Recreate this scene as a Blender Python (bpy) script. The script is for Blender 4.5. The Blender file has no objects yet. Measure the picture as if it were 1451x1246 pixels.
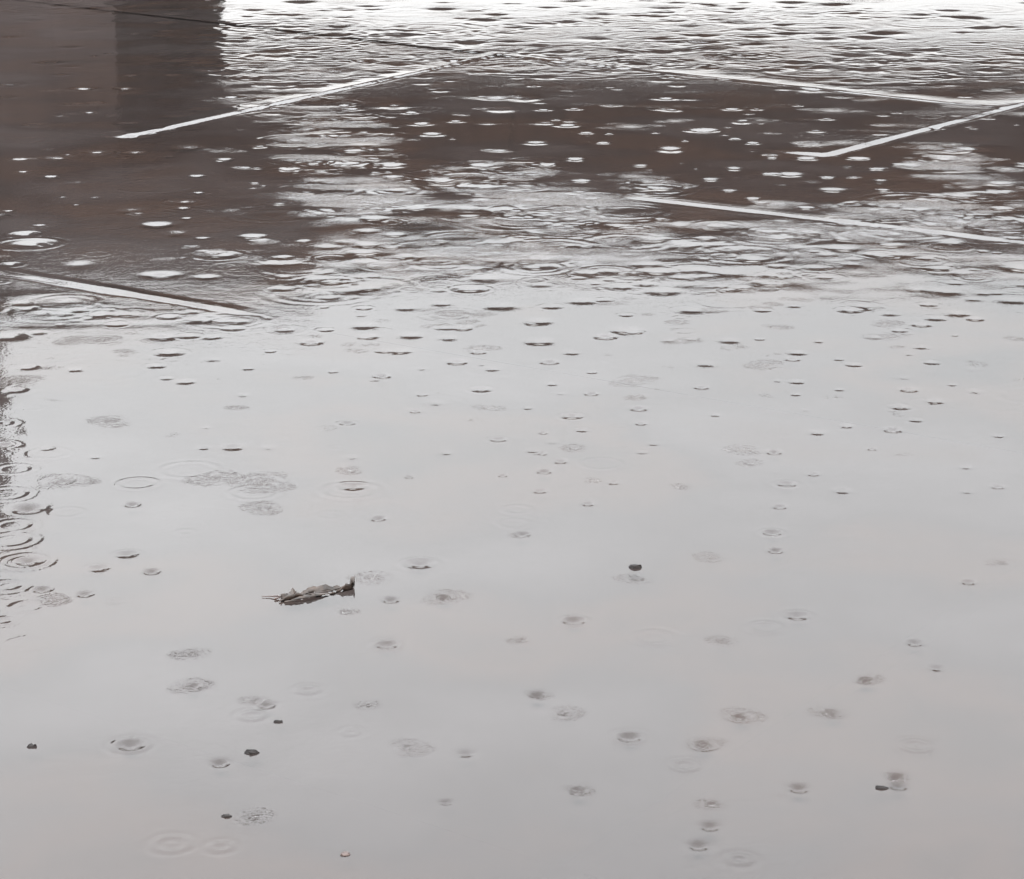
import bpy, bmesh, math, random
import numpy as np

random.seed(7)
rng = np.random.default_rng(11)
S = bpy.context.scene
COL = S.collection

# ------------------------------------------------------------------ camera
F_PX, W_PX, H_PX = 3300.0, 1451.0, 1246.0
CAM_H = 1.4
PITCH = math.atan(903 / F_PX)
cam_d = bpy.data.cameras.new('camera')
cam = bpy.data.objects.new('camera', cam_d)
COL.objects.link(cam)
cam.location = (0, 0, CAM_H)
cam.rotation_euler = (math.pi / 2 - PITCH, 0, 0)
cam_d.sensor_fit = 'HORIZONTAL'
cam_d.sensor_width = 36
cam_d.lens = 36 * F_PX / W_PX
cam_d.clip_end = 3000
S.camera = cam

# ------------------------------------------------------------------ sky: overcast
SUN_EL, SUN_ROT = math.radians(48), math.radians(200)
w = bpy.data.worlds.new('World')
S.world = w
w.use_nodes = True
nt = w.node_tree
nt.nodes.clear()
N = nt.nodes.new
out = N('ShaderNodeOutputWorld')
bg = N('ShaderNodeBackground')
bg.inputs['Strength'].default_value = 0.15
sky = N('ShaderNodeTexSky')
sky.sky_type = 'NISHITA'
sky.sun_disc = False
sky.sun_elevation = SUN_EL
sky.sun_rotation = SUN_ROT
sky.dust_density = 4.0
tc = N('ShaderNodeTexCoord')
sep = N('ShaderNodeSeparateXYZ')
nt.links.new(tc.outputs['Generated'], sep.inputs[0])
grad = N('ShaderNodeValToRGB')                       # cloud deck: dim at the horizon, brighter overhead
nt.links.new(sep.outputs['Z'], grad.inputs['Fac'])
cr = grad.color_ramp
cr.elements[0].position = 0.0
cr.elements[0].color = (0.285, 0.280, 0.277, 1)
cr.elements[1].position = 1.0
cr.elements[1].color = (0.98, 0.99, 1.0, 1)
for pos, v in ((0.20, 0.335), (0.30, 0.50), (0.38, 0.635), (0.6, 0.86)):
    e = cr.elements.new(pos)
    e.color = (v * 0.962, v * 0.984, v * (0.98 + 0.05 * pos), 1)
mapn = N('ShaderNodeMapping')
mapn.inputs['Scale'].default_value = (1.0, 1.0, 3.0)
nt.links.new(tc.outputs['Generated'], mapn.inputs[0])
cl = N('ShaderNodeTexNoise')
cl.inputs['Scale'].default_value = 3.0
cl.inputs['Detail'].default_value = 4
nt.links.new(mapn.outputs[0], cl.inputs['Vector'])
clr = N('ShaderNodeMapRange')
clr.inputs['From Min'].default_value = 0.3
clr.inputs['From Max'].default_value = 0.7
clr.inputs['To Min'].default_value = 18.4
clr.inputs['To Max'].default_value = 20.6
nt.links.new(cl.outputs['Fac'], clr.inputs['Value'])
mul = N('ShaderNodeVectorMath')
mul.operation = 'SCALE'
nt.links.new(grad.outputs['Color'], mul.inputs[0])
drift = N('ShaderNodeMath')                          # the deck thins out towards one side of the sky
drift.operation = 'MULTIPLY_ADD'
drift.inputs[1].default_value = -0.30
drift.inputs[2].default_value = 1.0
nt.links.new(sep.outputs['X'], drift.inputs[0])
dm = N('ShaderNodeMath')
dm.operation = 'MULTIPLY'
nt.links.new(drift.outputs[0], dm.inputs[0])
nt.links.new(clr.outputs[0], dm.inputs[1])
nt.links.new(dm.outputs[0], mul.inputs['Scale'])
mixs = N('ShaderNodeMixRGB')
mixs.inputs['Fac'].default_value = 0.93
nt.links.new(sky.outputs[0], mixs.inputs[1])
nt.links.new(mul.outputs[0], mixs.inputs[2])
nt.links.new(mixs.outputs[0], bg.inputs['Color'])
nt.links.new(bg.outputs[0], out.inputs[0])

sd = bpy.data.lights.new('sun', 'SUN')
sd.energy = 0.6
sd.angle = math.radians(30)
sd.color = (1, 0.97, 0.93)
sun = bpy.data.objects.new('sun', sd)
COL.objects.link(sun)
# light comes from behind the camera
sx, sy = math.sin(SUN_ROT), math.cos(SUN_ROT)
from mathutils import Vector
sv = Vector((sx * math.cos(SUN_EL), sy * math.cos(SUN_EL), math.sin(SUN_EL)))
sun.rotation_euler = sv.to_track_quat('Z', 'Y').to_euler()

S.cycles.use_denoising = True
S.view_settings.view_transform = 'Standard'
S.view_settings.look = 'None'
S.view_settings.exposure = 0.95
S.view_settings.gamma = 1
S.view_settings.use_curve_mapping = False

# ------------------------------------------------------------------ helpers
def ground(px, py):
    """where a sight line through that point of the photograph meets the water"""
    xn = (px - 725.5) / F_PX
    yn = (py - 623) / F_PX
    dx, dy, dz = xn, math.cos(PITCH) - yn * math.sin(PITCH), -math.sin(PITCH) - yn * math.cos(PITCH)
    t = CAM_H / -dz
    return dx * t, dy * t

def mirrored(px, py, D):
    """x and height, on a wall D metres off, of what the calm water mirrors at that point"""
    xn = (px - 725.5) / F_PX
    yn = (py - 623) / F_PX
    dx, dy, dz = xn, math.cos(PITCH) - yn * math.sin(PITCH), -math.sin(PITCH) - yn * math.cos(PITCH)
    t = D / dy
    return dx * t, -(CAM_H + dz * t)

def put(o, parent=None, **props):
    COL.objects.link(o)
    if parent is not None:
        o.parent = parent
    for k, v in props.items():
        o[k] = v
    return o

def new_mat(name):
    m = bpy.data.materials.new(name)
    m.use_nodes = True
    return m, m.node_tree, m.node_tree.nodes['Principled BSDF']

def noise_mat(name, c1, c2, scale, rough=0.6, bump=0.0, stretch=(1, 1, 1), detail=6, spec=0.5):
    m, t, b = new_mat(name)
    tcn = t.nodes.new('ShaderNodeTexCoord')
    mp = t.nodes.new('ShaderNodeMapping')
    mp.inputs['Scale'].default_value = stretch
    t.links.new(tcn.outputs['Object'], mp.inputs[0])
    n = t.nodes.new('ShaderNodeTexNoise')
    n.inputs['Scale'].default_value = scale
    n.inputs['Detail'].default_value = detail
    t.links.new(mp.outputs[0], n.inputs['Vector'])
    r = t.nodes.new('ShaderNodeValToRGB')
    r.color_ramp.elements[0].position = 0.32
    r.color_ramp.elements[1].position = 0.68
    r.color_ramp.elements[0].color = (*c1, 1)
    r.color_ramp.elements[1].color = (*c2, 1)
    t.links.new(n.outputs['Fac'], r.inputs[0])
    t.links.new(r.outputs[0], b.inputs['Base Color'])
    b.inputs['Roughness'].default_value = rough
    b.inputs['Specular IOR Level'].default_value = spec
    if bump:
        bp = t.nodes.new('ShaderNodeBump')
        bp.inputs['Strength'].default_value = bump
        bp.inputs['Distance'].default_value = 0.01
        t.links.new(n.outputs['Fac'], bp.inputs['Height'])
        t.links.new(bp.outputs[0], b.inputs['Normal'])
    return m

def mesh_obj(name, verts, faces, mat, parent=None, smooth=False, **props):
    me = bpy.data.meshes.new(name)
    me.from_pydata(verts, [], faces)
    me.update()
    if smooth:
        me.shade_smooth()
    me.materials.append(mat)
    return put(bpy.data.objects.new(name, me), parent, **props)

def box(name, x0, x1, y0, y1, z0, z1, mat, parent=None, bevel=0.0, **props):
    bm = bmesh.new()
    bmesh.ops.create_cube(bm, size=1)
    for v in bm.verts:
        v.co = Vector(((x0 + x1) / 2 + v.co.x * (x1 - x0), (y0 + y1) / 2 + v.co.y * (y1 - y0),
                       (z0 + z1) / 2 + v.co.z * (z1 - z0)))
    if bevel:
        bmesh.ops.bevel(bm, geom=bm.edges[:], offset=bevel, segments=1, affect='EDGES')
    me = bpy.data.meshes.new(name)
    bm.to_mesh(me)
    bm.free()
    me.materials.append(mat)
    return put(bpy.data.objects.new(name, me), parent, **props)

# ------------------------------------------------------------------ materials
m_ground = noise_mat('wet_ground', (0.030, 0.026, 0.025), (0.055, 0.048, 0.046), 1.4, 0.35, 0.3)
m_slab = noise_mat('dark_wet_paving', (0.036, 0.031, 0.030), (0.058, 0.047, 0.044), 1.1, 0.7, 0.3, spec=0.0, detail=9)
r_ = [n_ for n_ in m_slab.node_tree.nodes if n_.type == 'VALTORGB'][0].color_ramp
for pos_, c_ in ((0.42, (0.057, 0.043, 0.038)), (0.50, (0.045, 0.038, 0.037)), (0.60, (0.061, 0.054, 0.054))):
    e_ = r_.elements.new(pos_)
    e_.color = (*c_, 1)
m_black = noise_mat('open_joint_shade', (0.008, 0.007, 0.007), (0.012, 0.010, 0.010), 9, 0.9, spec=0.0)
m_joint = noise_mat('joint_sand', (0.041, 0.0325, 0.0300), (0.060, 0.0485, 0.0455), 1.1, 0.9, spec=0.0, detail=9)
for m_ in (m_slab, m_joint):
    t_ = m_.node_tree
    mp_ = [n_ for n_ in t_.nodes if n_.type == 'MAPPING'][0]
    ge_ = t_.nodes.new('ShaderNodeNewGeometry')
    t_.links.new(ge_.outputs['Position'], mp_.inputs[0])
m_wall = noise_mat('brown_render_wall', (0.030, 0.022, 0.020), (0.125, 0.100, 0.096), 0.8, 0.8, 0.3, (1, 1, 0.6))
m_side = noise_mat('brown_render_shade_lift', (0.032, 0.023, 0.021), (0.130, 0.104, 0.100), 0.8, 0.8, 0.3, (1, 1, 0.6))  # brown wall render, colour raised slightly to make up for the unlit side
m_board = noise_mat('brown_stained_board', (0.36, 0.235, 0.18), (0.56, 0.40, 0.33), 1.6, 0.7, 0.3, (4, 1, 0.3))
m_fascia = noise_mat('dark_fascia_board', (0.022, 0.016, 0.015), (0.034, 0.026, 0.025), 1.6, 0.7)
m_roof = noise_mat('dark_roof_sheet', (0.022, 0.020, 0.021), (0.034, 0.031, 0.032), 2, 0.5)
m_post = noise_mat('pinkish_painted_post', (0.30, 0.22, 0.19), (0.36, 0.28, 0.25), 2, 0.5)

# water film: a mirror by Fresnel over a clear, faintly brown layer
m_water, t, b = new_mat('water')
t.nodes.remove(b)
mo = t.nodes['Material Output']
gl = t.nodes.new('ShaderNodeBsdfGlossy')
gl.inputs['Roughness'].default_value = 0.0
gl.inputs['Color'].default_value = (1, 1, 1, 1)
tr = t.nodes.new('ShaderNodeBsdfTransparent')
tr.inputs['Color'].default_value = (0.93, 0.90, 0.88, 1)
fr = t.nodes.new('ShaderNodeFresnel')
fr.inputs['IOR'].default_value = 1.36
mx = t.nodes.new('ShaderNodeMixShader')
t.links.new(fr.outputs[0], mx.inputs[0])
t.links.new(tr.outputs[0], mx.inputs[1])
t.links.new(gl.outputs[0], mx.inputs[2])
t.links.new(mx.outputs[0], mo.inputs[0])
g = t.nodes.new('ShaderNodeNewGeometry')
n1 = t.nodes.new('ShaderNodeTexNoise')
n1.inputs['Scale'].default_value = 22.0
n1.inputs['Detail'].default_value = 3
t.links.new(g.outputs['Position'], n1.inputs['Vector'])
n2 = t.nodes.new('ShaderNodeTexNoise')
n2.inputs['Scale'].default_value = 95.0
n2.inputs['Detail'].default_value = 2
t.links.new(g.outputs['Position'], n2.inputs['Vector'])
b1 = t.nodes.new('ShaderNodeBump')
b1.inputs['Strength'].default_value = 1.0
b1.inputs['Distance'].default_value = 0.00035
t.links.new(n1.outputs['Fac'], b1.inputs['Height'])
b2 = t.nodes.new('ShaderNodeBump')
b2.inputs['Strength'].default_value = 1.0
b2.inputs['Distance'].default_value = 0.00012
t.links.new(n2.outputs['Fac'], b2.inputs['Height'])
at = t.nodes.new('ShaderNodeAttribute')
at.attribute_name = 'ripple'
n3 = t.nodes.new('ShaderNodeTexNoise')
n3.inputs['Scale'].default_value = 150.0
n3.inputs['Detail'].default_value = 1
t.links.new(g.outputs['Position'], n3.inputs['Vector'])
b3 = t.nodes.new('ShaderNodeBump')
sc3 = t.nodes.new('ShaderNodeMath')
sc3.operation = 'MULTIPLY'
sc3.inputs[1].default_value = 0.0017
t.links.new(at.outputs['Fac'], sc3.inputs[0])
t.links.new(sc3.outputs[0], b3.inputs['Distance'])
t.links.new(n3.outputs['Fac'], b3.inputs['Height'])
t.links.new(b1.outputs[0], b3.inputs['Normal'])
t.links.new(b3.outputs[0], b2.inputs['Normal'])
t.links.new(b2.outputs[0], gl.inputs['Normal'])
t.links.new(b2.outputs[0], fr.inputs['Normal'])

# ------------------------------------------------------------------ ground and paving
def ground_sheet():
    rs = [0.0, 4, 10, 16, 19, 20.5, 22, 23.5, 26, 32, 45, 80, 200, 600, 1500]
    verts, faces = [], []
    na = 96
    for r in rs:
        for a in range(na):
            th = 2 * math.pi * a / na
            z = -0.055
            if r > 19:
                z = -0.055 + min(1, (r - 19) / 6) * 0.10
            verts.append((r * math.sin(th), r * math.cos(th), z))
    for i in range(len(rs) - 1):
        for a in range(na):
            b_ = (a + 1) % na
            faces.append((i * na + a, (i + 1) * na + a, (i + 1) * na + b_, i * na + b_))
    return mesh_obj('ground', verts, faces, m_ground, kind='structure')
ground_sheet()

LINES = {k: (np.array(ground(*a)), np.array(ground(*b_))) for k, (a, b_) in {
    'r1': ((90, 5), (1400, 153)), 'r4': ((185, 195), (1330, 330)), 'r5': ((0, 385), (320, 440)),
    'c2': ((185, 193), (700, 80)), 'c3': ((1175, 220), (1451, 148))}.items()}

def shifted(line, vec):
    return (line[0] + vec, line[1] + vec)

def cross(l1, l2):
    p_, r_ = l1[0], l1[1] - l1[0]
    q_, s_ = l2[0], l2[1] - l2[0]
    d = r_[0] * s_[1] - r_[1] * s_[0]
    k = ((q_[0] - p_[0]) * s_[1] - (q_[1] - p_[1]) * s_[0]) / d
    return p_ + r_ * k

u_row = LINES['r4'][1] - LINES['r4'][0]
u_row = u_row / np.linalg.norm(u_row)
u_colm = LINES['c2'][1] - LINES['c2'][0]
u_colm = u_colm / np.linalg.norm(u_colm)
nrm = np.array([-u_row[1], u_row[0]])          # away from the camera
step = cross(LINES['r4'], LINES['c3']) - cross(LINES['r4'], LINES['c2'])
rows = [shifted(LINES['r5'], -nrm * 2.35 * 2), shifted(LINES['r5'], -nrm * 2.35), LINES['r5'], LINES['r4'], LINES['r1'],
        shifted(LINES['r1'], nrm * 2.4), shifted(LINES['r1'], nrm * 4.8)]
cols = [shifted(LINES['c2'], -step * 2), shifted(LINES['c2'], -step), LINES['c2'], LINES['c3'],
        shifted(LINES['c3'], step), shifted(LINES['c3'], step * 2)]
pav = bpy.data.objects.new('pavement', None)
put(pav, kind='structure')
mesh_obj('joint_bed', [(-14, -3, -0.0187), (16, -3, -0.0187), (16, 21, -0.0187), (-14, 21, -0.0187)], [(0, 1, 2, 3)], m_slab, pav)
for i in range(len(rows) - 1):
    for j in range(len(cols) - 1):
        q = [cross(rows[i], cols[j]), cross(rows[i], cols[j + 1]), cross(rows[i + 1], cols[j + 1]), cross(rows[i + 1], cols[j])]
        c = sum(q) / 4
        if c[1] < -4 or c[1] > 23 or abs(c[0]) > 12:
            continue
        top, inn = [], []
        for p_ in q:
            d = c - p_
            d = d / np.linalg.norm(d)
            inn.append(p_ + d * 0.012)
            top.append(p_ + d * 0.028)
        dz = random.uniform(-0.0006, 0.0006)
        zt = -0.018 + dz
        vs = [(*(a_ - c), -0.05) for a_ in inn] + [(*(a_ - c), zt - 0.008) for a_ in inn] + [(*(a_ - c), zt) for a_ in top]
        fs = [(8, 9, 10, 11)]
        for k in range(4):
            k2 = (k + 1) % 4
            fs += [(k, k2, 4 + k2, 4 + k), (4 + k, 4 + k2, 8 + k2, 8 + k)]
        o = mesh_obj('paving_slab', vs, fs, m_slab, pav)
        o.location = (c[0], c[1], 0)

# flat dark strip painting the shade down the joint between two far slab rows
ja, jb = cross(rows[4], cols[0]), cross(rows[4], cols[2])
jn = np.array([-(jb - ja)[1], (jb - ja)[0]])
jn = jn / np.linalg.norm(jn) * 0.02
mesh_obj('joint_shade_strip', [(*(ja - jn), -0.014), (*(jb - jn), -0.014), (*(jb + jn), -0.014), (*(ja + jn), -0.014)], [(0, 1, 2, 3)], m_black, pav)

# ------------------------------------------------------------------ water surface
half = math.radians(14.5)
n_fine = 980
th_f = np.linspace(-half, half, n_fine)
th_out = np.array([-180, -120, -80, -50, -35, -25, -18, -15.5]) * math.pi / 180
TH = np.concatenate([th_out, th_f, -th_out[::-1]])
rl = [2.6]
while rl[-1] < 18.6:
    rl.append(rl[-1] + 0.0036 * (rl[-1] / 3.5) ** 1.2)
RL = np.array([0.25, 0.8, 1.5, 2.1, 2.4] + rl + [19.2, 20, 21, 22.4, 24.0])
TT, RR = np.meshgrid(TH, RL)
X = RR * np.sin(TT)
Y = RR * np.cos(TT)
Hh = np.zeros_like(X)
Rip = np.zeros_like(X)          # fine capillary ripple, finer than the mesh

def win(cx, cy, rad):
    r = math.hypot(cx, cy)
    a = math.atan2(cx, cy)
    i0, i1 = np.searchsorted(RL, [r - rad, r + rad])
    da = rad / max(r, 0.5)
    j0, j1 = np.searchsorted(TH, [a - da, a + da])
    if i1 - i0 < 2 or j1 - j0 < 2:
        return None
    sl = (slice(i0, i1), slice(j0, j1))
    return sl, np.hypot(X[sl] - cx, Y[sl] - cy)

def ring(cx, cy, R, slope, lam=None, wid=None):
    lam = lam or max(0.022, R * 0.35)
    wid = wid or lam * 0.62
    q = win(cx, cy, R + wid * 3)
    if q is None:
        return
    sl, d = q
    A = slope * lam / (2 * math.pi)
    Hh[sl] += A * np.cos(2 * math.pi * (d - R) / lam) * np.exp(-((d - R) / wid) ** 2)

def disc(cx, cy, R, slope, lam):
    q = win(cx, cy, R * 2.0)
    if q is None:
        return
    sl, d = q
    A = 0.30 * slope * lam / (2 * math.pi)
    Hh[sl] += A * np.cos(2 * math.pi * d / lam) * np.exp(-(d / R) ** 4)
    dd = np.hypot(X[sl] - cx + 0.25 * R * np.sin(40 * Y[sl] + cx * 50), (Y[sl] - cy) * (0.8 + 0.5 * ((cx * 37) % 1)))
    Rip[sl] = np.maximum(Rip[sl], min(3.0, slope * 10) * np.exp(-(dd / R) ** 4) * (0.65 + 0.35 * np.cos(d / R * 5)))

def dimple(cx, cy, wd, slope, ax=1.0):
    q = win(cx, cy, wd * 3.5)
    if q is None:
        return
    sl, d = q
    if ax != 1.0:
        d = np.hypot(X[sl] - cx, (Y[sl] - cy) * ax)
    A = slope * wd / 0.858
    Hh[sl] -= A * np.exp(-(d / wd) ** 2)

def scale_at(px, py):
    x, y = ground(px, py)
    return math.sqrt(x * x + y * y + CAM_H ** 2) / F_PX       # metres per photo pixel across

# rings that read one by one on the bright water: (px, py, width px, strength, kind)
# d crater with a dark near lip, r ring, s soft patch of fine ripples, m ring with a crater inside
MARKS = [
 (142,482,64,1.2,'s'),(240,500,60,1.2,'m'),(222,519,40,1,'m'),(42,521,26,1.5,'d'),(30,540,60,1.3,'s'),(24,553,26,1.4,'d'),
 (107,524,26,.6,'d'),(48,578,28,1.3,'r'),(341,578,34,1.6,'s'),(158,597,54,1.2,'s'),(282,575,20,.6,'r'),(293,606,14,.4,'d'),
 (70,642,64,1.7,'r'),(135,648,18,.6,'d'),(330,634,34,.9,'d'),(289,635,14,.8,'d'),(90,682,76,1.1,'s'),(195,685,62,1.9,'r'),
 (268,666,90,1.0,'r'),(300,678,60,1.2,'s'),(370,684,84,1.3,'s'),(360,698,76,1.2,'r'),(373,720,50,1.5,'s'),(188,715,20,3,'d'),
 (95,726,50,.8,'r'),(262,754,26,.8,'r'),(180,786,46,1.1,'m'),(140,806,44,.8,'m'),(215,810,14,2,'d'),(163,852,22,.8,'r'),
 (120,842,18,1.5,'d'),(383,498,24,.9,'m'),(462,468,32,1.6,'m'),(441,485,28,2.6,'d'),(522,477,30,1.5,'d'),(521,502,26,1,'r'),
 (541,533,24,2.6,'d'),(471,527,22,.8,'m'),(492,600,30,2.0,'m'),(477,634,22,.8,'r'),(497,667,32,1.8,'s'),(497,695,90,1.2,'r'),
 (500,690,50,1.2,'m'),(588,583,18,1.5,'m'),(536,735,20,1.8,'d'),(468,730,40,.5,'r'),(580,676,10,1.4,'s'),(655,465,28,2,'d'),
 (678,494,46,1.8,'s'),(678,499,22,2.0,'d'),(648,513,30,1.8,'d'),(779,513,24,3,'d'),(682,552,46,1.4,'m'),(691,578,42,1.6,'s'),
 (706,623,34,1.5,'m'),(810,590,44,1.7,'m'),(838,558,18,2.8,'d'),(815,635,34,1.7,'s'),(771,668,15,3,'d'),(794,654,10,1.6,'d'),
 (765,696,12,1.4,'d'),(836,681,22,2.0,'s'),(869,684,12,1,'d'),(852,657,64,1.1,'r'),(733,722,44,1.0,'r'),(729,742,48,.9,'r'),
 (737,759,26,2.2,'s'),(740,757,12,2.6,'d'),(833,714,14,1.2,'d'),(858,477,30,2.8,'d'),(898,471,34,2,'m'),(979,481,24,2,'m'),
 (1098,464,40,1.5,'s'),(1258,477,56,1.2,'s'),(1130,500,46,1.2,'m'),(1123,509,20,2.6,'d'),(1084,517,50,1.3,'s'),(1210,517,38,1.4,'m'),
 (1320,514,36,1.5,'m'),(897,540,60,1.2,'s'),(901,563,28,1.8,'s'),(905,579,24,2,'d'),(908,600,14,1.6,'d'),(994,549,20,2.2,'d'),
 (1000,516,64,.8,'m'),(1129,541,40,1.1,'m'),(1127,559,14,1.2,'d'),(1189,552,12,1,'d'),(1288,552,26,1.8,'d'),(1275,577,44,1.3,'m'),
 (1265,609,26,2.0,'d'),(1200,604,20,1.1,'d'),(1310,570,44,.9,'r'),(1382,555,40,.7,'m'),(926,629,16,.9,'d'),(1055,638,46,1.6,'s'),
 (1062,656,34,1.7,'s'),(1097,641,20,2.6,'d'),(1115,686,38,1.5,'m'),(1153,672,14,1.2,'d'),(964,690,24,1.9,'s'),(1105,718,12,1.5,'d'),
 (1094,755,36,1.7,'m'),(1099,780,14,2.5,'d'),(1007,790,38,1.6,'s'),(1414,690,14,1.4,'d'),(1370,697,14,.7,'d'),(1415,618,12,1,'d'),
 (595,799,60,1.2,'m'),(530,819,54,1.2,'s'),(628,846,56,1.4,'s'),(630,846,14,1.8,'d'),(554,850,14,2.3,'d'),(490,867,30,2.0,'s'),
 (903,820,50,1.2,'s'),(813,880,44,1.5,'m'),(739,907,32,1.2,'s'),(548,914,42,1.2,'m'),(925,903,60,.9,'r'),(1024,908,40,1.7,'s'),
 (1085,889,50,1.1,'r'),(1130,873,48,1.1,'m'),(1372,825,12,1.1,'d'),(1296,911,10,1.2,'d'),(1420,797,40,.9,'s'),(1227,963,42,1.6,'s'),
 (1227,964,11,3,'d'),(1327,947,18,.7,'d'),(271,927,50,1.4,'s'),(268,972,52,1.5,'s'),(274,972,14,1.7,'d'),(362,993,40,1.3,'s'),
 (378,999,14,2.2,'d'),(357,1014,34,1.1,'r'),(436,978,28,1.0,'r'),(522,999,32,1.5,'s'),(760,985,36,2.0,'s'),(762,984,14,2,'d'),
 (800,1011,44,1.1,'s'),(892,1045,44,1.4,'m'),(996,1054,52,1.4,'s'),(998,1056,16,1.5,'m'),(1048,1015,54,1.4,'s'),(1050,1016,18,1.5,'m'),
 (1177,1010,48,1.3,'s'),(1179,1011,16,1.9,'d'),(970,1085,38,.9,'r'),(1298,1057,44,1.0,'r'),(1270,1101,30,1.9,'s'),(1272,1101,12,2,'d'),
 (1010,1140,42,1.1,'s'),(819,1120,40,1.6,'s'),(819,1121,13,2.4,'d'),(1048,1218,30,1.1,'r'),(185,1056,52,1.3,'m'),(580,1060,54,1.0,'s'),
 (497,1038,20,.7,'r'),(660,1068,22,.7,'d'),(358,1157,48,1.1,'s'),(243,1196,52,.8,'r'),(313,1200,28,.9,'r'),(632,1137,14,.8,'s'),
 (40,912,64,.8,'r'),(1132,1117,14,1.5,'d'),(990,1198,8,1.5,'d'),(1006,1171,10,1,'d'),(312,1081,8,2,'d'),(1273,1113,10,2,'d'),
 # nearer the edge of the mirrored roof
 (666,410,66,2.4,'m'),(770,366,92,3.0,'m'),(782,435,44,1.2,'m'),(650,386,60,2,'m'),(515,437,34,2.2,'m'),(640,445,90,1.1,'s'),
 (1145,330,80,2.6,'m'),(1075,327,56,2.8,'m'),(1232,360,46,2.4,'m'),(1330,381,54,2.4,'m'),(1315,432,36,2,'m'),(1382,452,24,2,'d'),
 (1305,460,24,2.8,'d'),(1205,440,50,1.8,'m'),(1095,390,54,2.4,'m'),(1050,408,50,2.2,'m'),(1080,440,36,1.4,'m'),(1065,412,50,1.2,'s'),
 (1185,413,34,1.2,'s'),(1260,340,46,2.4,'m'),(930,385,70,2.4,'m'),(890,362,60,2.2,'m'),(835,387,60,2,'m'),(915,403,50,2,'m'),
 (1440,480,26,1.8,'s'),(1380,335,50,1.8,'r'),(240,450,46,2.2,'m'),(165,460,40,1.6,'m'),(150,481,40,1.6,'s'),(275,450,50,1.6,'r'),
 (315,455,40,1.8,'m'),(230,478,34,2,'d'),(300,478,22,1.8,'d'),(60,445,50,2,'m'),(110,440,40,2,'m'),(400,410,50,1.6,'m'),
 (450,395,60,1.8,'m'),(515,358,60,2.6,'m'),(510,372,60,2.6,'m'),(550,370,70,1.8,'r'),(980,440,70,1.1,'m'),(1000,410,60,1,'r'),
 (760,330,70,2,'m'),(820,318,70,2,'m'),(900,330,60,1.6,'s'),(600,345,110,1.6,'s'),(520,328,50,2.2,'m'),(680,290,46,2.4,'m'),
 # left edge, where the tall stack is mirrored
 (10,700,70,3.0,'r'),(35,795,72,4.0,'r'),(40,795,50,3.0,'m'),(20,665,56,3.0,'r'),(5,600,36,3.0,'r'),(4,545,30,3.2,'r'),
 (40,720,40,3.5,'d'),(20,745,60,2.4,'r'),(10,830,50,2.4,'r'),(60,835,34,1.8,'m'),(40,860,50,1.4,'r'),(5,880,30,2,'r'),(8,630,30,3,'m'),
 (15,765,70,2.8,'r'),(75,850,40,1.2,'s'),
]
MARKS_DARK = [  # raindrop spots on the mirrored dark roof
 (190,48,30),(132,80,26),(208,92,16),(243,107,38),(176,126,32),(52,117,16),(100,148,44),(125,160,30),(85,165,20),(276,137,14),
 (325,138,50),(80,225,36),(135,217,50),(190,217,40),(278,250,32),(345,238,26),(360,260,24),(372,264,20),(110,259,14),(88,280,16),
 (107,291,14),(195,303,22),(220,319,60),(280,274,26),(258,296,30),(55,320,26),(35,332,50),(40,346,90),(60,348,34),(15,375,40),
 (285,338,34),(272,350,20),(300,358,36),(310,362,70),(370,343,34),(225,390,60),(290,393,44),(10,300,30),
 (487,150,36),(580,160,30),(612,126,20),(700,139,60),(725,136,20),(755,122,24),(792,112,16),(768,156,40),(655,163,20),(787,170,26),
 (800,178,56),(852,203,38),(705,214,36),(640,197,22),(552,235,60),(595,176,46),(875,127,14),(865,150,26),(935,155,40),(862,190,20),
 (950,110,36),(970,200,20),(1035,155,44),(1078,175,16),(1060,162,14),(993,185,60),(1040,197,34),(985,240,18),(965,232,14),
 (1170,169,34),(1250,178,28),(1270,160,20),(1373,180,20),(1150,205,44),(1095,220,24),(1140,225,50),(1215,225,40),(1240,240,50),
 (1088,247,40),(1170,252,40),(1210,252,20),(1350,205,20),(1425,240,40),(1335,225,70),(1290,235,46),(1100,290,60),(1140,295,34),
 (1065,282,34),(1250,270,30),(1320,285,34),(1315,303,30),(1420,296,40),(1360,315,40),(1190,138,28),(1300,118,30),(1290,88,20),
 (1365,137,26),(1430,130,20),(1440,177,12),(1378,182,18),(1130,150,24),
]

def mark(px, py, wpx, st, kind):
    x, y = ground(px, py)
    R = 0.5 * wpx * scale_at(px, py)
    el = math.degrees(math.atan2(CAM_H, math.hypot(x, y)))
    s = 0.012 * st * max(1.0, (el - 9.5) / 1.3)      # slopes steepened nearer the camera so the marks show dark
    if kind == 'r':
        ring(x, y, R * 0.9, s * (1.1 if px > 70 else 0.55), lam=max(0.028, R * 0.5), wid=max(0.016, R * 0.28))
    elif kind == 's':
        disc(x, y, R * 1.05, s * 2.3, max(0.016, R * 0.42))
        if el > 15 and (px * 7 + py) % 5 < 3:
            dimple(x, y, max(0.008, R * 0.26), 0.30)
    elif kind == 'm':
        ring(x, y, R * 0.9, s * (1.05 if px > 70 else 0.55), lam=max(0.028, R * 0.45), wid=max(0.015, R * 0.25))
        dimple(x, y, max(0.014, R * 0.45), min(0.32, s * 2.1))
    else:
        dimple(x, y, max(0.012, R * 0.8), min(0.36, s * 2.3))

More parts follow.
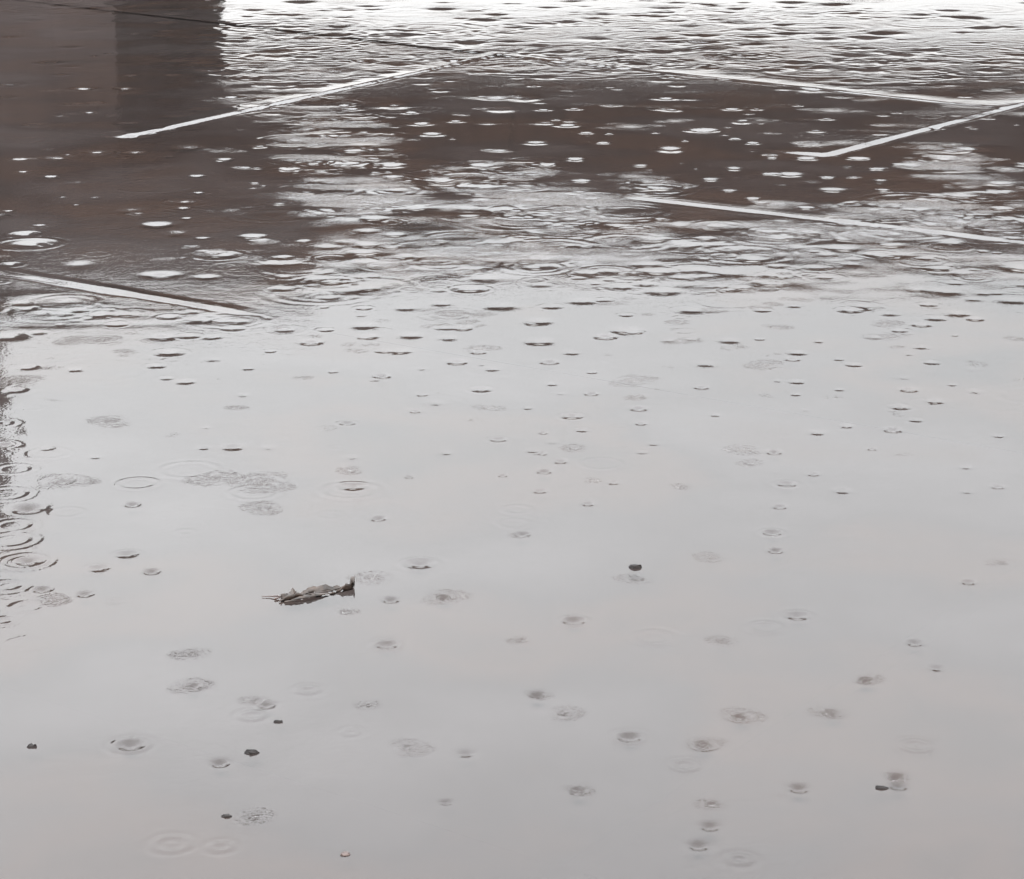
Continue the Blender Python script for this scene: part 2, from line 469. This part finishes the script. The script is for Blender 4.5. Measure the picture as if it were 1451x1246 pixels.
for m_ in MARKS:
    mark(*m_)
for (px, py, wpx) in MARKS_DARK:
    x, y = ground(px, py)
    R = 0.5 * wpx * scale_at(px, py)
    k = random.random()
    dimple(x + R * 0.1, y, R * random.uniform(0.4, 0.6), random.uniform(0.07, 0.15), ax=random.uniform(0.8, 1.3))
    if k < 0.5:
        ring(x, y, R, 0.05, lam=max(0.04, R * 0.5), wid=R * 0.3)
    elif k < 0.75:
        disc(x, y, R * 1.1, 0.10, max(0.03, R * 0.5))
        dimple(x - R * 0.7, y + R * 0.5, R * 0.3, 0.09)
# the small fry between them
for _ in range(420):
    y = random.uniform(6.9, 17.5)
    x = random.uniform(-1, 1) * 0.24 * y
    R = random.uniform(0.012, 0.05) * y / 9
    k = random.random()
    if k < 0.5:
        dimple(x, y, R, random.uniform(0.03, 0.11), ax=random.uniform(0.7, 1.2))
    elif k < 0.75:
        ring(x, y, R * 1.6, random.uniform(0.02, 0.06), lam=max(0.035, R), wid=max(0.02, R * 0.5))
    else:
        disc(x, y, R * 2.2, random.uniform(0.04, 0.09), max(0.03, R))

# many more drops over the whole sheet; gusts rough up some stretches of it
PATCH = [(475, 205, 95, 45, 1), (500, 285, 110, 38, 1), (700, 250, 95, 26, 1), (780, 295, 130, 32, 1), (915, 262, 50, 16, .8),
         (1340, 230, 60, 26, 1), (1310, 305, 140, 26, 1), (660, 345, 150, 20, .9), (420, 150, 80, 26, .7), (1400, 265, 60, 26, .6),
         (1080, 335, 300, 22, .8), (700, 365, 280, 26, .8), (1150, 385, 320, 36, .45), (470, 405, 90, 14, .4), (60, 440, 90, 22, .8),
         (250, 450, 160, 12, .5), (850, 82, 560, 20, .9), (420, 95, 110, 30, .9), (900, 36, 620, 38, .36), (150, 10, 200, 12, .6),
         (450, 60, 160, 40, .7), (1250, 110, 90, 20, .5), (10, 600, 26, 140, .22), (20, 790, 60, 90, .35)]

def rough_at(px, py):
    v = 0.0
    for (cx, cy, rx, ry, k) in PATCH:
        d = ((px - cx) / rx) ** 2 + ((py - cy) / ry) ** 2
        v = max(v, k * math.exp(-d * d * 0.7))
    return v

def pix(x, y):
    cp, sp = math.cos(PITCH), math.sin(PITCH)
    fwd = y * cp + CAM_H * sp
    upc = y * sp - CAM_H * cp
    return 725.5 + F_PX * x / fwd, 623 - F_PX * upc / fwd

n_drop = 0
while n_drop < 5200:
    y = random.uniform(5.4, 18.4)
    x = random.uniform(-1, 1) * (0.25 * y + 0.3)
    px, py = pix(x, y)
    v = rough_at(px, py)
    n_drop += 1
    if random.random() > 0.04 + v:
        continue
    k = random.random()
    R = random.uniform(0.035, 0.10) * (0.7 + 0.04 * y) * (1.7 if y > 12.4 else 1)
    if k < 0.35:
        ring(x, y, R, random.uniform(0.02, 0.05) * (0.4 + v), lam=max(0.035, R * 0.5), wid=max(0.02, R * 0.35))
        dimple(x, y, R * 0.35, random.uniform(0.03, 0.08))
    elif k < 0.65:
        ring(x, y, R * 1.5, random.uniform(0.02, 0.05) * (0.3 + v), lam=max(0.05, R * 0.6), wid=R * 0.5)
    elif k < 0.85:
        disc(x, y, R * 1.3, random.uniform(0.03, 0.07) * (0.3 + v), max(0.03, R * 0.4))
    else:
        dimple(x, y, R * 0.45, random.uniform(0.03, 0.10))
# belt of clear rings just short of the mirrored roof line, thinning out towards the camera
for _ in range(330):
    y = 4.6 + 3.0 * random.random() ** 0.55
    x = random.uniform(-1, 1) * 0.24 * y
    px, py = pix(x, y)
    near = y < 6
    if px < 460 and py < 425:
        continue
    mark(px, py, random.uniform(16, 50) if not near else random.uniform(12, 34), random.uniform(0.5, 1.5) * (0.7 if near else 1.2),
         random.choice('ddmmsssr'))
# sparse faint ones near the camera
for _ in range(170):
    y = random.uniform(2.9, 6.2)
    x = random.uniform(-1, 1) * 0.25 * y
    if random.random() < 0.5:
        dimple(x, y, random.uniform(0.006, 0.010), random.uniform(0.01, 0.03))
    else:
        ring(x, y, random.uniform(0.01, 0.04), random.uniform(0.004, 0.010), lam=0.02, wid=0.014)

# long low swell in the rough stretches
def swell():
    acc = np.zeros_like(Hh)
    for _ in range(46):
        lam = random.uniform(0.10, 0.42)
        a = random.gauss(0, 1.1)
        ph = random.uniform(0, 6.28)
        kx, ky = math.sin(a), math.cos(a)
        acc += lam * np.cos((X * kx + Y * ky) * 2 * math.pi / lam + ph) * random.uniform(0.5, 1)
    return acc / (2 * math.pi) / math.sqrt(46)
cp_, sp_ = math.cos(PITCH), math.sin(PITCH)
fw = np.maximum(0.3, Y * cp_ + CAM_H * sp_)
PXg = 725.5 + F_PX * X / fw
PYg = 623 - F_PX * (Y * sp_ - CAM_H * cp_) / fw
Vg = np.zeros_like(Hh)
for (cx, cy, rx, ry, k) in PATCH:
    d = ((PXg - cx) / rx) ** 2 + ((PYg - cy) / ry) ** 2
    Vg = np.maximum(Vg, k * np.exp(-np.minimum(d * d * 0.7, 50)))
mod = np.zeros_like(Hh)
for _ in range(14):
    a = random.uniform(-0.5, 0.5)
    lam = random.uniform(0.5, 2.2)
    mod += np.cos((X * math.sin(a) * 1.2 + Y * math.cos(a)) * 2 * math.pi / lam + random.uniform(0, 6.28) + 1.4 * np.sin(X * 2.1 / lam + _))
mod = np.clip(0.75 + 0.30 * mod, 0.12, 1.5)
fine = np.zeros_like(Hh)
for _ in range(16):
    a = random.uniform(-0.6, 0.6)
    lam = random.uniform(0.12, 0.6)
    fine += np.cos((X * math.sin(a) * 0.8 + Y * math.cos(a)) * 2 * math.pi / lam + random.uniform(0, 6.28) + 1.6 * np.sin(X * 1.1 / lam + _ * 1.7))
mod2 = mod + 0.28 * fine
Rip = np.maximum(Rip, 0.55 * np.clip(Vg * 1.4 - 0.35, 0, 1) * np.clip(mod2 * 1.2 - 0.75, 0, 1) * (Y > 6.3) * np.clip(1.25 - (Y - 11) / 3, 0.25, 1))
Rip = np.maximum(Rip, (0.03 + 0.07 * np.clip(mod2 - 1.2, 0, 1)) * np.clip((Y - 7.5) / 3, 0, 1))
Rip = np.maximum(Rip, 0.05)
far = np.clip((Y - 11.5) / 2.0, 0, 1)
Hh += swell() * (0.0020 + (0.055 - 0.030 * far) * Vg * (1 + (mod - 1) * (0.4 + 0.6 * far)))

# the film steps down over the slab edges that stand just under it
def lip(a, b_, wid, drop, side, fade0=0.15, fade1=0.15, back=0.7):
    """saw-tooth along a slab edge: climbs gently over `back`, falls by `drop` within `wid`; side = +1 falls towards the camera"""
    A = np.array(ground(*a))
    B = np.array(ground(*b_))
    u = B - A
    L = np.linalg.norm(u)
    u = u / L
    nv = np.array([-u[1], u[0]])
    if nv[1] < 0:
        nv = -nv
    s = (X - A[0]) * u[0] + (Y - A[1]) * u[1]
    d = ((X - A[0]) * nv[0] + (Y - A[1]) * nv[1]) * side
    wid = wid * (1 + 0.22 * np.sin(s * 5.3 + a[0]) + 0.16 * np.sin(s * 13.1 + 2) + 0.1 * np.sin(s * 29.0))
    prof = np.where(d > wid / 2, np.clip(1 - (d - wid / 2) / back, 0, 1) ** 1.5,
                    np.clip((d + wid / 2) / wid, 0, 1))
    # slight trough at the foot
    prof = prof - 0.12 * np.exp(-((d + wid * 0.75) / (wid * 0.3)) ** 2)
    env = np.clip((s + fade0) / max(fade0, 1e-3), 0, 1) * np.clip((L + fade1 - s) / max(fade1, 1e-3), 0, 1)
    Hh[:] += drop * prof * env
lip((185, 194), (700, 80), 0.034, 0.0078, 1, 0.05, 0.3, 0.14)
lip((160, 189), (187, 194), 0.05, 0.0035, 1, 0.05, 0.05, 0.08)
lip((1175, 220), (1451, 148), 0.037, 0.0072, 1, 0.06, 0.4, 0.35)
lip((900, 281), (1330, 330), 0.034, 0.0044, 1, 0.05, 0.4, 0.12)
lip((0, 387), (295, 436), 0.034, 0.0046, 1, 0.4, 0.2, 0.06)
lip((90, 5), (620, 70), 0.085, 0.0042, 1, 1.0, 0.6, 1.0)
lip((700, 78), (1400, 153), 0.040, 0.0042, 1, 0.8, 0.1, 0.2)
edge = np.clip((RL - 2.4) / 0.4, 0, 1) * np.clip((19.0 - RL) / 0.6, 0, 1)
Hh *= edge[:, None]
edc = np.clip((math.radians(15.4) - np.abs(TH)) / math.radians(0.9), 0, 1)
Hh *= edc[None, :]

nr, nc = X.shape
co = np.empty((nr * nc, 3), dtype=np.float32)
co[:, 0] = X.ravel()
co[:, 1] = Y.ravel()
co[:, 2] = Hh.ravel()
ii, jj = np.meshgrid(np.arange(nr - 1), np.arange(nc - 1), indexing='ij')
v0 = (ii * nc + jj).ravel()
quads = np.stack([v0, v0 + 1, v0 + nc + 1, v0 + nc], axis=1).astype(np.int32)
me = bpy.data.meshes.new('water')
me.vertices.add(nr * nc)
me.vertices.foreach_set('co', co.ravel())
me.loops.add(quads.size)
me.loops.foreach_set('vertex_index', quads.ravel())
me.polygons.add(len(quads))
me.polygons.foreach_set('loop_start', np.arange(0, quads.size, 4, dtype=np.int32))
me.polygons.foreach_set('loop_total', np.full(len(quads), 4, dtype=np.int32))
me.update(calc_edges=True)
me.validate()
me.polygons.foreach_set('use_smooth', np.ones(len(me.polygons), dtype=bool))
at_ = me.attributes.new('ripple', 'FLOAT', 'POINT')
at_.data.foreach_set('value', Rip.astype(np.float32).ravel())
me.materials.append(m_water)
put(bpy.data.objects.new('water', me), kind='structure')
print('water', nr, nc)

# ------------------------------------------------------------------ what the water mirrors: open shelter and the wall beside it
D1, D2 = 21.0, 37.0
xL, zf = mirrored(4, 350, D1)
xR, _ = mirrored(1800, 350, D1)
_, zb = mirrored(900, 90, D2)
zs = 0.5 * (zf + zb)
sh = bpy.data.objects.new('shelter', None)
sh.location = (3, 29, 0.04)
put(sh, label='long open shelter with a dark brown boarded roof, mirrored in the rough water', category='shelter')
def rel(o, par):
    for v in o.data.vertices:
        v.co -= par.location
    return o
z_soff = zf - 0.25
rel(box('roof', xL, 26, D1 + 0.02, D2, z_soff + 0.06, zf + 0.05, m_roof, sh), sh)
nb = 46
proto = None
for k in range(nb):
    x0 = xL + (26 - xL) * k / nb
    wd = (26 - xL) / nb
    if proto is None:
        proto = box('soffit_board', 0, wd - 0.015, D1 + 0.05, D2 - 0.02, 0, 0.045, m_board, sh)
        o = proto
    else:
        o = bpy.data.objects.new('soffit_board', proto.data)
        put(o, sh)
    o.location = Vector((x0, 0, z_soff + 0.01 + random.uniform(0, 0.005))) - sh.location
rel(box('fascia', xL - 0.02, 26.02, D1 - 0.04, D1 + 0.015, z_soff - 0.02, zf + 0.1, m_fascia, sh), sh)
for px in (1720,):
    x, _ = mirrored(px, 60, D2 - 1)
    rel(box('post', x - 0.12, x + 0.12, D2 - 1.1, D2 - 0.9, 0.0, z_soff + 0.008, m_post, sh, bevel=0.01), sh)

xp, zp = mirrored(440, 424, D1)
rel(box('parapet', xL + 0.02, xp, D1 + 0.1, D1 + 1.2, zf + 0.06, zp, m_fascia, sh, bevel=0.02), sh)
xa, _ = mirrored(-500, 300, D1)
xb, _ = mirrored(317, 60, D1 + 12)
_, zw = mirrored(150, 446, D1)
bd = bpy.data.objects.new('building', None)
bd.location = ((xa + xb) / 2, D1 + 6, 0.04)
put(bd, label='low brown rendered building with a flat roof and a tall stack, beside the open shelter', category='building')
rel(box('wall', xa, xL - 0.032, D1 + 3, D1 + 12, 0.0, zw - 0.3, m_wall, bd), bd)
rel(box('side_wall', xL - 0.03, xb, D1 + 3, D1 + 12, 0.0, z_soff - 0.004, m_side, bd), bd)
rel(box('roof', xa - 0.3, xL - 0.03, D1 - 0.1, D1 + 12.5, zw - 0.295, zw, m_roof, bd, bevel=0.02), bd)
x0, _ = mirrored(-120, 600, D1 + 1)
x1, zc = mirrored(14, 722, D1 + 1.8)
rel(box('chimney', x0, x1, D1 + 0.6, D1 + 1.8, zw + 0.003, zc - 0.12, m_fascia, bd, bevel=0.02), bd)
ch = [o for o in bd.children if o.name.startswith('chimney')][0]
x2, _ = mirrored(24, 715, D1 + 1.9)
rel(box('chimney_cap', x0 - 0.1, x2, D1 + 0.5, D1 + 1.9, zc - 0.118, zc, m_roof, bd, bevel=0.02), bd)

# ------------------------------------------------------------------ floating dead leaf
def leaf_mat(name, c1, c2, rough=0.12):
    m = noise_mat(name, c1, c2, 60, rough, 0.15)
    return m
m_leaf = leaf_mat('wet_brown_leaf', (0.005, 0.004, 0.003), (0.055, 0.037, 0.028), 0.4)
m_dark = noise_mat('sodden_dark_leaf', (0.006, 0.005, 0.005), (0.016, 0.012, 0.011), 80, 0.6, 0.1, spec=0.15)
m_leaf2 = leaf_mat('wet_reddish_leaf', (0.030, 0.018, 0.015), (0.075, 0.045, 0.036), 0.4)

lx, ly = ground(447, 842)
ppm = 1 / scale_at(440, 842)
leaf = bpy.data.objects.new('dead_leaf', None)
leaf.location = (lx, ly, 0.001)
# lies along the picture's rising diagonal
A = np.array(ground(382, 853)); B = np.array(ground(505, 832))
leaf.rotation_euler = (0, 0, math.atan2(B[1] - A[1], B[0] - A[0]))
put(leaf, label='long curled dead leaf floating on the still grey water', category='leaf')
LEN = float(np.linalg.norm(B - A)) * 0.93

def blade(name, x0, x1, wfun, zfun, mat, nu=28, nv=10, yoff=0.0, thick=0.0009):
    vs, fs = [], []
    for i in range(nu + 1):
        u = i / nu
        xx = x0 + (x1 - x0) * u
        ww = wfun(u)
        for j in range(nv + 1):
            v = j / nv * 2 - 1
            vs.append((xx, yoff + v * ww, zfun(u, v)))
    for i in range(nu):
        for j in range(nv):
            a_ = i * (nv + 1) + j
            if name == 'blade' and abs((j + 0.5) / nv - 0.5) < 0.27 + 0.08 * jag[i] and (5 < i < 14 or 16 < i < 24):
                continue                                # rotted through
            fs.append((a_, a_ + nv + 1, a_ + nv + 2, a_ + 1))
    o = mesh_obj(name, vs, fs, mat, leaf, smooth=True)
    md = o.modifiers.new('solid', 'SOLIDIFY')
    md.thickness = thick
    return o
r1 = random.Random(3)
jag = [r1.uniform(-1, 1) for _ in range(60)]
def wv(u):
    k = int(u * 28)
    return 0.003 + 0.0125 * math.sin(math.pi * min(1, u * 1.02)) ** 0.7 + 0.004 * jag[k]
def zv(u, v):
    k = int(u * 28)
    rim = abs(v) ** 3 * (0.006 + 0.0035 * math.sin(u * 9 + (2 if v > 0 else 0)) + 0.0015 * jag[(k + 17) % 60])
    return -0.0048 + rim * 1.45 + 0.0016 * math.sin(u * 7) + 0.004 * max(0, math.sin(u * 11 + 3 * v))
blade('blade', -LEN * 0.42, LEN * 0.46, wv, zv, m_leaf)
# near side folds over into a dark roll
blade('folded_edge', -LEN * 0.34, LEN * 0.12, lambda u: 0.0015 + 0.005 * math.sin(math.pi * u),
      lambda u, v: 0.002 + 0.005 * (1 - v * v) * math.sin(math.pi * u), m_leaf, 20, 6, yoff=-0.015)
# upright tip at the right end
def tip():
    vs, fs = [], []
    n = 8
    for i in range(n + 1):
        a_ = i / n
        hgt = 0.020 * (0.7 + 0.3 * math.sin(a_ * 3.1)) + 0.002 * jag[i]
        xx = LEN * 0.455 + 0.004 * math.sin(a_ * 3)
        yy = -0.010 + 0.020 * a_
        vs += [(xx, yy, 0.001), (xx + 0.002, yy + 0.001, hgt * 0.6), (xx + 0.004 * a_, yy + 0.002, hgt)]
    for i in range(n):
        for k in range(2):
            a_ = i * 3 + k
            fs.append((a_, a_ + 3, a_ + 4, a_ + 1))
    o = mesh_obj('curled_tip', vs, fs, m_leaf, leaf, smooth=True)
    o.modifiers.new('solid', 'SOLIDIFY').thickness = 0.0012
tip()
# torn point standing up near the left end
mesh_obj('torn_point', [(-LEN * 0.30, 0.012, 0.004), (-LEN * 0.19, 0.015, 0.004), (-LEN * 0.235, 0.016, 0.013), (-LEN * 0.25, 0.006, 0.003),
                        (-LEN * 0.235, 0.004, 0.009)], [(0, 1, 2), (0, 2, 3), (3, 2, 4), (4, 2, 1), (0, 3, 4, 1)], m_leaf, leaf)
def twig(name, pts, rad, mat, parent):
    cu = []
    vs, fs = [], []
    for i, (x_, y_, z_) in enumerate(pts):
        q = pts[min(i + 1, len(pts) - 1)]
        p_ = pts[max(i - 1, 0)]
        d = Vector(q) - Vector(p_)
        d.normalize()
        s_ = d.cross(Vector((0, 0, 1))).normalized()
        t_ = s_.cross(d)
        r_ = rad * (1 - 0.6 * i / (len(pts) - 1))
        for k in range(6):
            an = k * math.pi / 3
            c_ = Vector((x_, y_, z_)) + s_ * math.cos(an) * r_ + t_ * math.sin(an) * r_
            vs.append(tuple(c_))
    for i in range(len(pts) - 1):
        for k in range(6):
            k2 = (k + 1) % 6
            fs.append((i * 6 + k, i * 6 + k2, (i + 1) * 6 + k2, (i + 1) * 6 + k))
    fs += [tuple(range(5, -1, -1)), tuple((len(pts) - 1) * 6 + k for k in range(6))]
    return mesh_obj(name, vs, fs, mat, parent, smooth=True)
twig('stem', [(-LEN * 0.38, 0.004, 0.003), (-LEN * 0.44, 0.012, 0.003), (-LEN * 0.5, 0.022, 0.001), (-LEN * 0.58, 0.030, 0.0008)], 0.0016, m_leaf2, leaf)
twig('midrib', [(-LEN * 0.40, 0.0, 0.0015), (-LEN * 0.1, 0.004, -0.001), (LEN * 0.2, -0.002, 0.002), (LEN * 0.44, 0.002, 0.005)], 0.0013, m_leaf, leaf)
for k, (dx, dy, an) in enumerate(((-0.47, -0.010, 0.3), (-0.43, -0.020, -0.2), (-0.49, 0.004, 0.1))):
    c_, s_ = math.cos(an), math.sin(an)
    pts = [(LEN * dx + c_ * q_ * 0.011, dy + s_ * q_ * 0.011, 0.0015 + 0.001 * (q_ == 1)) for q_ in (0, 1, 2)]
    twig('fringe', pts, 0.0018, m_leaf2 if k == 2 else m_leaf, leaf)

# ------------------------------------------------------------------ small dark scraps afloat
SCR = [(900, 804, 19, 9, 'tiny dark scrap afloat right above a faint ripple patch, right of centre'),
       (357, 1067, 22, 9, 'dark cupped scrap afloat on open water near the bottom left'),
       (45, 1058, 14, 7, 'small dark scrap afloat near the lower left edge'),
       (321, 1157, 16, 6, 'small dark scrap afloat beside a faint ripple patch at bottom left'),
       (1250, 1117, 20, 7, 'oblong dark scrap afloat at lower right beside a dark ripple'),
       (489, 1211, 15, 6, 'small reddish scrap afloat at the very bottom of the water'),
       (394, 1023, 14, 5, 'thin dark scrap afloat below a double ripple, lower left')]
for k, (px, py, wp, hp, lab) in enumerate(SCR):
    x, y = ground(px, py)
    sc_ = scale_at(px, py)
    wd = wp * sc_ / 2
    dp = hp * sc_ * 0.5
    rr = random.Random(k)
    n = 7
    vs = [(0, 0, dp * 0.75)]
    for i in range(n):
        a_ = 2 * math.pi * i / n
        q_ = 1 + rr.uniform(-0.35, 0.25)
        vs.append((math.cos(a_) * wd * 0.7 * q_, math.sin(a_) * dp * 1.2 * q_, dp * (0.75 + rr.uniform(-0.3, 0.35))))
    for i in range(n):
        a_ = 2 * math.pi * i / n
        q_ = 1 + rr.uniform(-0.1, 0.1)
        vs.append((math.cos(a_) * wd * q_, math.sin(a_) * dp * 1.7 * q_, 0.0005))
    fs = [(0, 1 + i, 1 + (i + 1) % n) for i in range(n)]
    fs += [(1 + i, 1 + n + i, 1 + n + (i + 1) % n, 1 + (i + 1) % n) for i in range(n)]
    o = mesh_obj('leaf_scrap', vs, fs, m_leaf2 if k == 5 else m_dark, None, smooth=False,
                 label=lab, category='leaf scrap', group='small dark scraps floating on the water')
    o.location = (x, y, 0.0)
    o.modifiers.new('solid', 'SOLIDIFY').thickness = 0.001
